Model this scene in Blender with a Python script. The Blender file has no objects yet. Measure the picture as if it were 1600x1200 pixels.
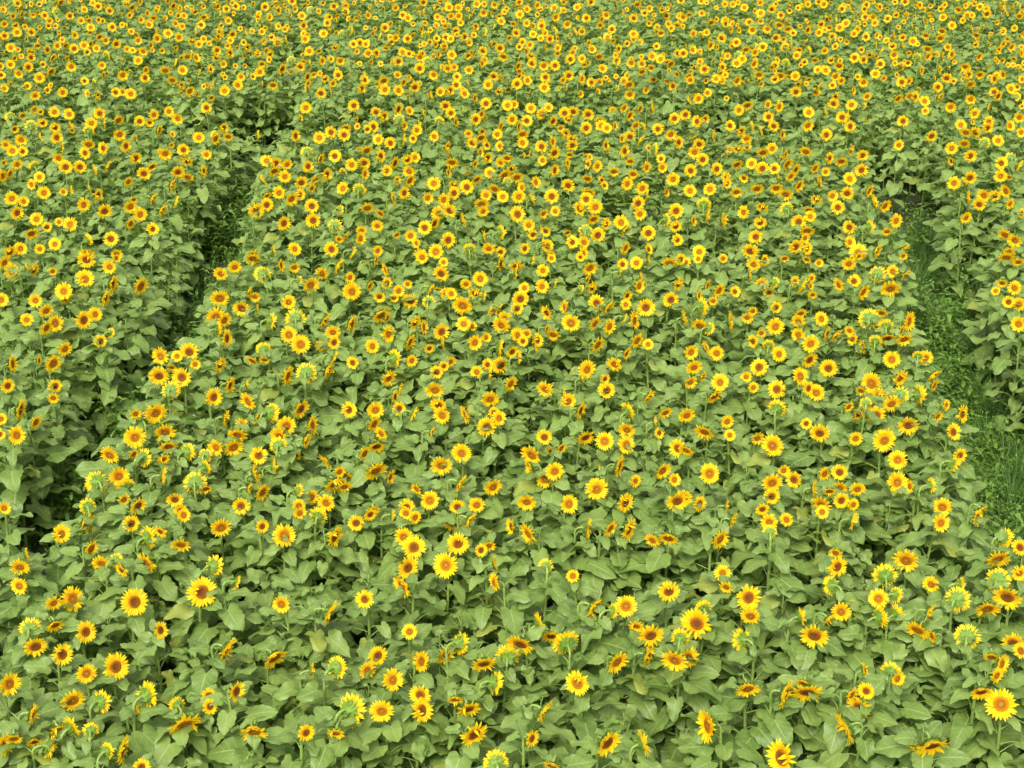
import bpy, math, random
import numpy as np
from mathutils import Vector, Matrix, Euler

random.seed(11)
R = math.radians
SC = bpy.context.scene
COL = SC.collection

# ------------------------------------------------------------------ camera, sky, sun, exposure
CAM_H, PITCH, FPX, W0, H0 = 8.7, R(24.0), 2358.0, 1600.0, 1200.0
cd = bpy.data.cameras.new("camera"); cam = bpy.data.objects.new("camera", cd); COL.objects.link(cam)
cam.location = (0, 0, CAM_H); cam.rotation_euler = (R(90) - PITCH, 0, 0)
cd.sensor_width = 36.0; cd.lens = 36.0 * FPX / W0; cd.clip_end = 2000; cd.clip_start = 0.1
SC.camera = cam
SUN_EL, SUN_AZ = R(50), R(198)          # azimuth from +Y, clockwise
wd = bpy.data.worlds.new("World"); SC.world = wd; wd.use_nodes = True
wn = wd.node_tree.nodes; wn.clear()
sky = wn.new("ShaderNodeTexSky"); sky.sky_type = 'NISHITA'; sky.sun_disc = False
sky.sun_elevation = SUN_EL; sky.sun_rotation = SUN_AZ; sky.dust_density = 4.0; sky.air_density = 1.0; sky.ozone_density = 0.6
bg = wn.new("ShaderNodeBackground"); bg.inputs[1].default_value = 0.15
wo = wn.new("ShaderNodeOutputWorld")
hs = wn.new('ShaderNodeHueSaturation'); hs.inputs['Saturation'].default_value = 0.25     # thin white overcast
wd.node_tree.links.new(sky.outputs[0], hs.inputs['Color']); wd.node_tree.links.new(hs.outputs[0], bg.inputs[0]); wd.node_tree.links.new(bg.outputs[0], wo.inputs[0])
sd = bpy.data.lights.new("sun", 'SUN'); sd.energy = 1.8; sd.angle = R(28); sd.color = (1.0, 0.93, 0.80)
sun = bpy.data.objects.new("sun", sd); COL.objects.link(sun)
sdir = Vector((math.sin(SUN_AZ) * math.cos(SUN_EL), math.cos(SUN_AZ) * math.cos(SUN_EL), math.sin(SUN_EL)))
sun.rotation_euler = sdir.to_track_quat('Z', 'Y').to_euler()
SC.view_settings.view_transform = 'Standard'; SC.view_settings.look = 'None'
SC.view_settings.gamma = 1.0; SC.view_settings.use_curve_mapping = False
SC.view_settings.exposure = 1.0
SC.cycles.max_bounces = 6; SC.cycles.diffuse_bounces = 4; SC.cycles.transmission_bounces = 4
SC.cycles.glossy_bounces = 2; SC.cycles.use_denoising = True

def unproj(px, py, z):
    """point at height z that stands under this viewing direction"""
    u = (px - W0 / 2) / FPX; v = (H0 / 2 - py) / FPX
    d = Vector((u, math.cos(PITCH) + v * math.sin(PITCH), -math.sin(PITCH) + v * math.cos(PITCH)))
    t = (z - CAM_H) / d.z
    return Vector((0, 0, CAM_H)) + d * t, t       # t is the depth along the lens axis

# ------------------------------------------------------------------ materials
def nm(name):
    m = bpy.data.materials.new(name); m.use_nodes = True
    nt = m.node_tree; nt.nodes.clear()
    return m, nt
def nd(nt, t, **k):
    n = nt.nodes.new(t)
    for a, b in k.items(): setattr(n, a, b)
    return n
def lk(nt, a, b): nt.links.new(a, b)
def attr(nt, name):
    n = nd(nt, "ShaderNodeAttribute"); n.attribute_name = name; return n
def ramp(nt, stops, fac):
    n = nd(nt, "ShaderNodeValToRGB"); e = n.color_ramp.elements
    while len(e) < len(stops): e.new(0.5)
    for i, (p, c) in enumerate(stops): e[i].position = p; e[i].color = (*c, 1)
    lk(nt, fac, n.inputs[0]); return n.outputs[0]
def mixc(nt, fac, a, b, mode='MIX'):
    n = nd(nt, "ShaderNodeMix"); n.data_type = 'RGBA'; n.blend_type = mode
    for s, v in ((0, fac), (6, a), (7, b)):
        if hasattr(v, 'is_output'): lk(nt, v, n.inputs[s])
        else: n.inputs[s].default_value = v if s == 0 else (*v, 1)
    return n.outputs[2]
def mth(nt, op, a, b=None, c=None):
    n = nd(nt, "ShaderNodeMath"); n.operation = op
    for i, v in enumerate((a, b, c)):
        if v is None: continue
        if hasattr(v, 'is_output'): lk(nt, v, n.inputs[i])
        else: n.inputs[i].default_value = v
    return n.outputs[0]
def thin(nt, col, rough, transl, tcol=None, spec=0.3, normal=None):
    """leaf-like surface: principled mixed with translucency"""
    p = nd(nt, "ShaderNodeBsdfPrincipled"); p.inputs['Roughness'].default_value = rough
    p.inputs['Specular IOR Level'].default_value = spec
    lk(nt, col, p.inputs['Base Color'])
    t = nd(nt, "ShaderNodeBsdfTranslucent"); lk(nt, tcol or col, t.inputs[0])
    if normal: lk(nt, normal, p.inputs['Normal'])
    mx = nd(nt, "ShaderNodeMixShader"); mx.inputs[0].default_value = transl
    lk(nt, p.outputs[0], mx.inputs[1]); lk(nt, t.outputs[0], mx.inputs[2])
    o = nd(nt, "ShaderNodeOutputMaterial"); lk(nt, mx.outputs[0], o.inputs[0])

def leaf_material(name, lo, hi, vein, transl=0.36, rough=0.45):
    m, nt = nm(name)
    lv = attr(nt, "lv").outputs['Fac']
    oi = nd(nt, "ShaderNodeObjectInfo").outputs['Random']
    r = mth(nt, 'FRACT', mth(nt, 'ADD', lv, mth(nt, 'MULTIPLY', oi, 0.35)))
    r = mth(nt, 'MULTIPLY', mth(nt, 'ADD', lv, oi), 0.5)
    base = mixc(nt, r, lo, hi)
    uv = nd(nt, "ShaderNodeUVMap"); sx = nd(nt, "ShaderNodeSeparateXYZ"); lk(nt, uv.outputs[0], sx.inputs[0])
    u = mth(nt, 'ABSOLUTE', sx.outputs[0])
    mid = mth(nt, 'LESS_THAN', u, 0.045)
    # side veins sweep forward from the midrib
    w = mth(nt, 'FRACT', mth(nt, 'MULTIPLY', mth(nt, 'SUBTRACT', sx.outputs[1], mth(nt, 'MULTIPLY', u, 0.38)), 5.0))
    sv = mth(nt, 'LESS_THAN', w, 0.10)
    vn = mth(nt, 'MAXIMUM', mth(nt, 'MULTIPLY', mid, 1.1), mth(nt, 'MULTIPLY', sv, 0.6))
    tc = nd(nt, "ShaderNodeTexNoise"); tc.inputs['Scale'].default_value = 9.0; tc.inputs['Detail'].default_value = 3.0
    g = nd(nt, "ShaderNodeNewGeometry"); lk(nt, g.outputs['Position'], tc.inputs['Vector'])
    base = mixc(nt, mth(nt, 'MULTIPLY', mth(nt, 'SUBTRACT', tc.outputs[0], 0.35), 0.8), base, tuple(x * 1.35 for x in hi))
    # dry blotches on some leaves
    n2 = nd(nt, "ShaderNodeTexNoise"); n2.inputs['Scale'].default_value = 23.0; lk(nt, g.outputs['Position'], n2.inputs['Vector'])
    dry = mth(nt, 'MULTIPLY', mth(nt, 'GREATER_THAN', n2.outputs[0], 0.70), mth(nt, 'GREATER_THAN', lv, 0.8))
    base = mixc(nt, mth(nt, 'MULTIPLY', dry, 0.5), base, (0.16, 0.13, 0.05))
    base = mixc(nt, mth(nt, 'MULTIPLY', vn, 0.75), base, vein)
    base = mixc(nt, mth(nt, 'MULTIPLY', mth(nt, 'GREATER_THAN', lv, 0.982), 0.45), base, (0.34, 0.33, 0.04))      # a leaf here and there has yellowed
    # paler underside
    base = mixc(nt, mth(nt, 'MULTIPLY', g.outputs['Backfacing'], 0.45), base, tuple(min(1, x * 1.6 + .02) for x in hi))
    bmp = nd(nt, "ShaderNodeBump"); bmp.inputs['Strength'].default_value = 0.35; bmp.inputs['Distance'].default_value = 0.01
    lk(nt, mth(nt, 'ADD', mth(nt, 'MULTIPLY', vn, -0.6), n2.outputs[0]), bmp.inputs['Height'])
    tcol = mixc(nt, 0.6, base, (0.20, 0.33, 0.03))
    thin(nt, base, rough, transl, tcol, 0.4, bmp.outputs[0])
    return m
M_LEAF = leaf_material("sunflower_leaf", (0.087, 0.158, 0.027), (0.217, 0.318, 0.070), (0.34, 0.42, 0.14))
M_WEED = leaf_material("weed_leaf", (0.055, 0.130, 0.014), (0.165, 0.29, 0.038), (0.17, 0.28, 0.06), 0.35)

def stem_material():
    m, nt = nm("sunflower_stem")
    g = nd(nt, "ShaderNodeNewGeometry"); n = nd(nt, "ShaderNodeTexNoise"); n.inputs['Scale'].default_value = 30
    lk(nt, g.outputs['Position'], n.inputs['Vector'])
    c = ramp(nt, [(0.3, (0.14, 0.23, 0.04)), (0.7, (0.25, 0.35, 0.08))], n.outputs[0])
    thin(nt, c, 0.6, 0.08); return m
M_STEM = stem_material()

def bract_material():
    m, nt = nm("sunflower_bract")
    lv = attr(nt, "lv").outputs['Fac']
    c = mixc(nt, lv, (0.10, 0.19, 0.018), (0.19, 0.31, 0.035)); thin(nt, c, 0.55, 0.2); return m
M_BRACT = bract_material()

def petal_material():
    m, nt = nm("sunflower_petal")
    lv = attr(nt, "lv").outputs['Fac']; oi = nd(nt, "ShaderNodeObjectInfo").outputs['Random']
    uv = nd(nt, "ShaderNodeUVMap"); sx = nd(nt, "ShaderNodeSeparateXYZ"); lk(nt, uv.outputs[0], sx.inputs[0])
    c = ramp(nt, [(0.0, (0.90, 0.48, 0.004)), (0.20, (0.95, 0.60, 0.006)), (1.0, (0.98, 0.725, 0.010))], sx.outputs[1])
    c = mixc(nt, mth(nt, 'MULTIPLY', mth(nt, 'ADD', lv, oi), 0.22), c, (0.93, 0.78, 0.05))
    # fine lengthwise grooves
    s = mth(nt, 'SINE', mth(nt, 'MULTIPLY', sx.outputs[0], 11.0))
    c = mixc(nt, mth(nt, 'MULTIPLY', mth(nt, 'ADD', s, 1.0), 0.09), c, (0.88, 0.54, 0.004))
    thin(nt, c, 0.5, 0.50, mixc(nt, 0.5, c, (1.0, 0.80, 0.02)), 0.15); return m
M_PETAL = petal_material()

def disc_material():
    m, nt = nm("sunflower_disc")
    lv = attr(nt, "lv").outputs['Fac']
    uv = nd(nt, "ShaderNodeUVMap"); ln = nd(nt, "ShaderNodeVectorMath"); ln.operation = 'LENGTH'; lk(nt, uv.outputs[0], ln.inputs[0])
    v = nd(nt, "ShaderNodeTexVoronoi"); v.inputs['Scale'].default_value = 11.0; lk(nt, uv.outputs[0], v.inputs['Vector'])
    n = nd(nt, "ShaderNodeTexNoise"); n.inputs['Scale'].default_value = 4.0; lk(nt, uv.outputs[0], n.inputs['Vector'])
    r = mth(nt, 'ADD', ln.outputs['Value'], mth(nt, 'MULTIPLY', mth(nt, 'SUBTRACT', n.outputs[0], 0.5), 0.22))
    a = ramp(nt, [(0.0, (0.30, 0.20, 0.035)), (0.20, (0.27, 0.14, 0.02)), (0.36, (0.20, 0.075, 0.008)), (0.66, (0.36, 0.130, 0.003)), (0.88, (0.50, 0.21, 0.008)), (1.0, (0.75, 0.42, 0.01))], r)
    b = ramp(nt, [(0.0, (0.10, 0.05, 0.015)), (0.30, (0.11, 0.04, 0.010)), (0.65, (0.19, 0.065, 0.008)), (0.90, (0.36, 0.14, 0.008)), (1.0, (0.62, 0.32, 0.01))], r)
    c2 = ramp(nt, [(0.0, (0.36, 0.30, 0.05)), (0.35, (0.40, 0.20, 0.02)), (0.7, (0.42, 0.18, 0.008)), (1.0, (0.75, 0.42, 0.01))], r)
    c = mixc(nt, mth(nt, 'GREATER_THAN', lv, 0.62), a, b)
    c = mixc(nt, mth(nt, 'LESS_THAN', lv, 0.28), c, c2)
    c = mixc(nt, mth(nt, 'MULTIPLY', mth(nt, 'LESS_THAN', v.outputs['Distance'], 0.28), 0.40), c, (0.62, 0.30, 0.02))
    bmp = nd(nt, "ShaderNodeBump"); bmp.inputs['Strength'].default_value = 0.6; bmp.inputs['Distance'].default_value = 0.01
    bmp.invert = True; lk(nt, v.outputs['Distance'], bmp.inputs['Height'])
    p = nd(nt, "ShaderNodeBsdfPrincipled"); p.inputs['Roughness'].default_value = 0.85; p.inputs['Specular IOR Level'].default_value = 0.03
    lk(nt, c, p.inputs['Base Color']); lk(nt, bmp.outputs[0], p.inputs['Normal'])
    o = nd(nt, "ShaderNodeOutputMaterial"); lk(nt, p.outputs[0], o.inputs[0]); return m
M_DISC = disc_material()

def grass_material():
    m, nt = nm("grass_blade")
    lv = attr(nt, "lv").outputs['Fac']; oi = nd(nt, "ShaderNodeObjectInfo").outputs['Random']
    c = mixc(nt, mth(nt, 'MULTIPLY', mth(nt, 'ADD', lv, oi), 0.5), (0.035, 0.100, 0.014), (0.135, 0.25, 0.045))
    thin(nt, c, 0.5, 0.3); return m
M_GRASS = grass_material()

def soil_material():
    m, nt = nm("field_soil")
    g = nd(nt, "ShaderNodeNewGeometry")
    a = nd(nt, "ShaderNodeTexNoise"); a.inputs['Scale'].default_value = 2.3; a.inputs['Detail'].default_value = 8; lk(nt, g.outputs['Position'], a.inputs['Vector'])
    b = nd(nt, "ShaderNodeTexNoise"); b.inputs['Scale'].default_value = 34; b.inputs['Detail'].default_value = 5; lk(nt, g.outputs['Position'], b.inputs['Vector'])
    c = ramp(nt, [(0.3, (0.030, 0.026, 0.012)), (0.7, (0.075, 0.062, 0.030))], b.outputs[0])
    c = mixc(nt, ramp(nt, [(0.42, (0, 0, 0)), (0.6, (.8, .8, .8))], a.outputs[0]), c, (0.035, 0.062, 0.015))
    bmp = nd(nt, "ShaderNodeBump"); bmp.inputs['Distance'].default_value = 0.05; lk(nt, b.outputs[0], bmp.inputs['Height'])
    p = nd(nt, "ShaderNodeBsdfPrincipled"); p.inputs['Roughness'].default_value = 0.95
    lk(nt, c, p.inputs['Base Color']); lk(nt, bmp.outputs[0], p.inputs['Normal'])
    o = nd(nt, "ShaderNodeOutputMaterial"); lk(nt, p.outputs[0], o.inputs[0]); return m
M_SOIL = soil_material()

# ------------------------------------------------------------------ mesh collector
class MB:
    def __init__(s): s.v = []; s.f = []; s.uv = []; s.lv = []; s.mi = []; s.mats = []
    def add(s, verts, faces, uvs, lv, mat):
        if mat not in s.mats: s.mats.append(mat)
        i = s.mats.index(mat); o = len(s.v)
        s.v.extend(verts); s.uv.extend(uvs); s.lv.extend([lv] * len(verts))
        for f in faces: s.f.append(tuple(o + k for k in f)); s.mi.append(i)
    def merge(s, other, mtx=Matrix()):
        o = len(s.v); s.v.extend([tuple(mtx @ Vector(p)) for p in other.v]); s.uv.extend(other.uv); s.lv.extend(other.lv)
        idx = []
        for m in other.mats:
            if m not in s.mats: s.mats.append(m)
            idx.append(s.mats.index(m))
        for f, i in zip(other.f, other.mi): s.f.append(tuple(o + k for k in f)); s.mi.append(idx[i])
    def mesh(s, name):
        me = bpy.data.meshes.new(name); me.from_pydata([tuple(p) for p in s.v], [], s.f)
        for m in s.mats: me.materials.append(m)
        me.polygons.foreach_set('material_index', s.mi); me.polygons.foreach_set('use_smooth', [True] * len(s.f))
        ul = me.uv_layers.new(name="UVMap"); li = np.empty(len(me.loops), np.int32); me.loops.foreach_get('vertex_index', li)
        ul.data.foreach_set('uv', np.array(s.uv, np.float32)[li].ravel())
        a = me.attributes.new('lv', 'FLOAT', 'POINT'); a.data.foreach_set('value', np.array(s.lv, np.float32))
        me.update(); return me

def frame(d, up=Vector((0, 0, 1))):
    """rotation whose Y is d and Z is as near up as can be"""
    y = d.normalized(); x = y.cross(up)
    if x.length < 1e-4: x = Vector((1, 0, 0))
    x.normalize(); z = x.cross(y)
    return Matrix((x, y, z)).transposed()

def tube(mb, pts, rads, n, lv, mat):
    vs, fs, uv = [], [], []
    for i, p in enumerate(pts):
        t = (pts[min(i + 1, len(pts) - 1)] - pts[max(i - 1, 0)]).normalized()
        a = t.cross(Vector((0.3, 1, 0.1))).normalized(); b = t.cross(a)
        for k in range(n):
            th = 2 * math.pi * k / n
            vs.append(p + (a * math.cos(th) + b * math.sin(th)) * rads[i]); uv.append((1, i / len(pts)))
    for i in range(len(pts) - 1):
        for k in range(n):
            fs.append((i * n + k, i * n + (k + 1) % n, (i + 1) * n + (k + 1) % n, (i + 1) * n + k))
    mb.add(vs, fs, uv, lv, mat)

def blade(mb, origin, rot, L, rng, mat, wid=0.46, rows=9, cols=6, droop=0.5, heart=0.13, fold=0.22):
    """a heart-shaped sunflower leaf blade with lobes at the stalk, drooping tip and wavy, slightly toothed rim"""
    vs, fs, uv = [], [], []
    ph, ph2, wv = rng.random() * 6.3, rng.random() * 6.3, rng.uniform(.02, .075)
    asym = rng.uniform(-.06, .06); bend = rng.uniform(-.12, .12)
    for j in range(rows + 1):
        v = j / rows
        w = wid * L * 1.62 * (max(0.0, 1 - v) ** 0.78) * ((v + 0.10) ** 0.42)
        if 0 < j < rows: w *= 1 + (0.065 if j % 2 else -0.05) + rng.uniform(-.035, .035)
        if j == 0: w *= 0.86
        for i in range(cols + 1):
            t = -1 + 2 * i / cols; x = w * t * (1 + asym * (1 if t > 0 else -1))
            y = L * (v - heart * (abs(t) ** 1.5) * (1 - v) ** 1.3 * 1.6)
            if j == 0: y -= L * 0.05 * math.sin(math.pi * abs(t)) * 2
            z = fold * abs(x) * (1 - .6 * v) - droop * (y * y) / L * 0.5 - 0.35 * x * x / L
            z += wv * L * 2 * math.sin(ph + v * 9 + (2 if t > 0 else 0)) * t * t + .012 * L * math.sin(ph2 + 7 * t)
            x += bend * y * v
            vs.append(origin + rot @ Vector((x, y, z))); uv.append((t, v))
    c = cols + 1
    for j in range(rows):
        for i in range(cols): fs.append((j * c + i, j * c + i + 1, (j + 1) * c + i + 1, (j + 1) * c + i))
    mb.add(vs, fs, uv, rng.random(), mat)

STEM_H = 1.50    # height where the neck begins to bend, unit plant
def foliage(seed, n=20, low=0.28, top=STEM_H + 0.0, big=1.0):
    rng = random.Random(seed); mb = MB(); a0 = rng.random() * 6.3
    for i in range(n):
        q = i / (n - 1); h = low + (top - low) * (q ** 0.85)
        phi = a0 + i * 2.39996 + rng.uniform(-.45, .45)
        if q < 0.75: L = rng.choice((rng.uniform(.13, .19), rng.uniform(.17, .24), rng.uniform(.21, .27), rng.uniform(.25, .32))) * big
        else: L = rng.uniform(.20, .26) * big * (1 - (q - .75) * 2.3)
        lp = (rng.uniform(.12, .20) * (1 if q < .7 else 1 - (q - .7) * 2.2)) * big
        el = R(rng.uniform(25, 55) if q < .8 else rng.uniform(45, 70))
        o = Vector((math.cos(phi), math.sin(phi), 0)); up = Vector((0, 0, 1))
        p0 = Vector((0, 0, h)) + o * 0.008
        p1 = p0 + (o * math.cos(el) + up * math.sin(el)) * lp * .6
        p2 = p1 + (o * math.cos(el * .55) + up * math.sin(el * .55)) * lp * .5
        tube(mb, [p0, p1, p2], [.0065 * big, .0048 * big, .004 * big], 4, .9, M_STEM)
        pit = R(rng.uniform(-28, 13) if q < .8 else rng.uniform(-25, 35))
        side = Vector((-o.y, o.x, 0))
        d = (o * math.cos(pit) + up * math.sin(pit) + side * rng.uniform(-.35, .35)).normalized()
        rot = frame(d, (up + side * rng.uniform(-.45, .45)).normalized())
        blade(mb, p2 - d * L * .02, rot, L, rng, M_LEAF, droop=rng.uniform(.1, .9), wid=rng.uniform(.42, .52), fold=rng.uniform(.0, .32))
    return mb

def neck(pitch, seed, r=0.058):
    """points of the stem; returns (points, end point, facing direction). Local facing is -Y."""
    rng = random.Random(seed); pts = [Vector((0, 0, 0)), Vector((rng.uniform(-.01, .01), 0, .5)), Vector((rng.uniform(-.012, .012), 0, 1.0)), Vector((0, 0, STEM_H - .05))]
    e = R(90); p = Vector((0, 0, STEM_H)); pts.append(p.copy()); n = 6; tot = R(90) - R(pitch)
    for k in range(n):
        e -= tot / n; step = r * tot / n
        p = p + Vector((0, -math.cos(e), math.sin(e))) * step * rng.uniform(.9, 1.1); pts.append(p.copy())
    f = Vector((0, -math.cos(R(pitch)), math.sin(R(pitch))))
    return pts, p.copy(), f

def stem_mb(pitch, seed):
    pts, e, f = neck(pitch, seed); mb = MB(); n = len(pts)
    rr = [.016, .015, .0135, .012] + [.0110 - .0006 * i for i in range(n - 6)] + [.009, .012]
    tube(mb, pts, rr[:n], 7, .5, M_STEM); return mb

# head: unit radius at the ray tips, face along +Z
def petals_mb(seed, young=False):
    rng = random.Random(seed); mb = MB(); rd = 0.46; ragged = 1.0 if seed % 4 == 3 else 0.0
    droopside = rng.random() * 6.3; fold = rng.random() < .35
    n0 = rng.randint(24, 29)
    for layer in range(2):
        n = n0 if layer == 0 else rng.randint(19, 23)
        for k in range(n):
            if rng.random() < .03 + ragged * .12: continue
            a = 2 * math.pi * (k + .5 * layer) / n + rng.uniform(-.09, .09)
            L = (1 - rd) * (rng.uniform(.84, 1.04) if layer == 0 else rng.uniform(.76, .98)); w = rng.uniform(.076, .098)
            lift = rng.gauss(.20, .17) + ragged * .22 + (.10 if layer == 0 else -.05)
            curl = rng.uniform(-.50, .25)
            if fold and abs(math.remainder(a - droopside, 2 * math.pi)) < .45 and rng.random() < .5: lift = rng.uniform(.7, 1.5); curl = rng.uniform(.3, .9)
            tw = rng.uniform(-.5, .5); ca, sa = math.cos(a), math.sin(a); rad = Vector((ca, sa, 0)); tan = Vector((-sa, ca, 0)); zz = Vector((0, 0, 1))
            vs, fs, uv = [], [], []; p = rad * (rd * .9) + zz * (.05 - .03 * layer); e = lift; S = 4
            for j in range(S + 1):
                q = j / S; ww = w * (math.sin(math.pi * min(1, .24 + q * .76)) ** .75) * (1.0 if q < 1 else 0)
                if q == 1: ww = .004
                nn = zz * math.cos(e) - rad * math.sin(e); tt = (tan * math.cos(tw * q) + nn * math.sin(tw * q))
                cup = nn * ww * .42
                vs += [p - tt * ww + cup, p, p + tt * ww + cup]; uv += [(-1, q), (0, q), (1, q)]
                p = p + (rad * math.cos(e) + zz * math.sin(e)) * (L * 1.10 / S); e += curl * (1.5 / S)
            for j in range(S):
                for i in range(2): fs.append((j * 3 + i, j * 3 + i + 1, j * 3 + i + 4, j * 3 + i + 3))
            mb.add(vs, fs, uv, rng.random(), M_PETAL)
    return mb
def disc_mb(seed):
    rng = random.Random(seed); mb = MB(); rd = rng.uniform(.44, .53); lv = rng.random(); vs, fs, uv = [], [], []
    prof = [(0, .085), (.2, .08), (.42, .11), (.64, .125), (.84, .10), (.97, .05), (1.0, -.02)]; n = 20
    for (q, z) in prof[1:]:
        for k in range(n):
            a = 2 * math.pi * k / n; rr = rd * q * (1 + .02 * math.sin(3 * a + seed)); vs.append((rr * math.cos(a), rr * math.sin(a), z)); uv.append((q * math.cos(a), q * math.sin(a)))
    vs.append((0, 0, prof[0][1])); uv.append((0, 0)); c = len(vs) - 1
    for k in range(n): fs.append((k, (k + 1) % n, c))
    for j in range(len(prof) - 2):
        for k in range(n): fs.append((j * n + k, (j + 1) * n + k, (j + 1) * n + (k + 1) % n, j * n + (k + 1) % n))
    mb.add(vs, fs, uv, lv, M_DISC); return mb
def bracts_mb(seed):
    rng = random.Random(seed); mb = MB(); vs, fs, uv = [], [], []
    prof = [(.50, -.02), (.46, -.10), (.34, -.19), (.18, -.25), (.07, -.33)]; n = 14
    for (rr, z) in prof:
        for k in range(n): a = 2 * math.pi * k / n; vs.append((rr * math.cos(a), rr * math.sin(a), z)); uv.append((0, 0))
    for j in range(len(prof) - 1):
        for k in range(n): fs.append((j * n + k, (j + 1) * n + k, (j + 1) * n + (k + 1) % n, j * n + (k + 1) % n)[::-1])
    mb.add(vs, fs, uv, .6, M_BRACT)
    for layer in range(3):
        n = 13
        for k in range(n):
            a = 2 * math.pi * (k + .33 * layer) / n + rng.uniform(-.12, .12); L = rng.uniform(.30, .46) - .05 * layer
            rad = Vector((math.cos(a), math.sin(a), 0)); tan = Vector((-math.sin(a), math.cos(a), 0)); zz = Vector((0, 0, 1))
            p = rad * (.40 - .11 * layer) + zz * (-.13 - .05 * layer); e = rng.uniform(-.25, .35); v2, f2, u2 = [], [], []; w = rng.uniform(.075, .10)
            for j, ww in enumerate((w, w * .9, w * .45, .004)):
                v2 += [p - tan * ww, p - (rad * math.sin(-e) + zz * math.cos(e)) * ww * .3, p + tan * ww]; u2 += [(0, 0)] * 3
                p = p + (rad * math.cos(e) + zz * math.sin(e)) * L / 3; e += rng.uniform(-.25, .15)
            for j in range(3):
                for i in range(2): f2.append((j * 3 + i, j * 3 + i + 1, j * 3 + i + 4, j * 3 + i + 3))
            mb.add(v2, f2, u2, rng.random(), M_BRACT)
    return mb

PITCHES = (-28, -10, 8, 26)
NF, NH, NS = 8, 9, 3
FOL = [foliage(100 + i, n=23 + i % 4) for i in range(NF)]
PET = [petals_mb(200 + i) for i in range(NH)]
DSC = [disc_mb(300 + i) for i in range(NH)]
BRC = [bracts_mb(400 + i) for i in range(5)]
STM = {(p, s): stem_mb(p, 10 * s + p) for p in PITCHES for s in range(NS)}
NECK = {(p, s): neck(p, 10 * s + p)[1:] for p in PITCHES for s in range(NS)}

def head_rot(pitch, roll, jx=0.0, jy=0.0):
    """local rotation that points the face (+Z of a head) along the neck's end"""
    return Matrix.Rotation(jy, 4, 'Z') @ Matrix.Rotation(R(90) - R(pitch) + jx, 4, 'X') @ Matrix.Rotation(roll, 4, 'Z')

# ------------------------------------------------------------------ the layout of the field, seen from above
def ground_line(px): return [tuple(unproj(x, y, 1.5)[0].xy) for x, y in px]
LP_L = ground_line([(-90, 960), (-40, 860), (12, 790), (75, 655), (105, 615), (172, 520), (238, 430), (288, 340), (338, 240), (372, 180)])
LP_R = ground_line([(-60, 1060), (20, 905), (85, 835), (145, 750), (180, 700), (212, 655), (245, 565), (312, 500), (338, 440), (385, 370), (384, 325), (412, 250), (432, 180)])
RP_L = ground_line([(1322, 192), (1338, 265), (1378, 325), (1414, 400), (1440, 500), (1468, 590), (1502, 660), (1510, 740), (1545, 805), (1600, 865), (1690, 960)])
RP_R = ground_line([(1474, 192), (1484, 225), (1508, 285), (1530, 335), (1562, 395), (1594, 470), (1645, 580), (1700, 690), (1760, 800), (1850, 960)])
PATHS = [LP_L + LP_R[::-1], RP_L + RP_R[::-1]]
def inside(pt, poly):
    x, y = pt; c = False; n = len(poly)
    for i in range(n):
        x1, y1 = poly[i]; x2, y2 = poly[(i + 1) % n]
        if (y1 > y) != (y2 > y) and x < (x2 - x1) * (y - y1) / (y2 - y1) + x1: c = not c
    return c
def in_gap(x, y):
    if x > 6.2: return False
    c = 30.1 + 0.02 * x + 0.15 * math.sin(x * 1.3); w = 0.95 if x < -4 else (0.75 if x < 2 else 0.6)
    return abs(y - c) < w
def clear(x, y, m=0.0):
    return in_gap(x, y) or any(inside((x, y), p) for p in PATHS)

# ground: one sheet of soil to the horizon, and the two trodden paths on it
def sheet(name, poly, z, mat):
    mb = MB(); mb.add([Vector((x, y, z)) for x, y in poly], [tuple(range(len(poly)))], [(0, 0)] * len(poly), 0, mat)
    o = bpy.data.objects.new(name, mb.mesh(name)); o['kind'] = 'structure'; COL.objects.link(o); return o
sheet("ground", [(-900, -900), (900, -900), (900, 900), (-900, 900)], 0.0, M_SOIL)
for p in PATHS: sheet("path", p, 0.004, M_SOIL)

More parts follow.
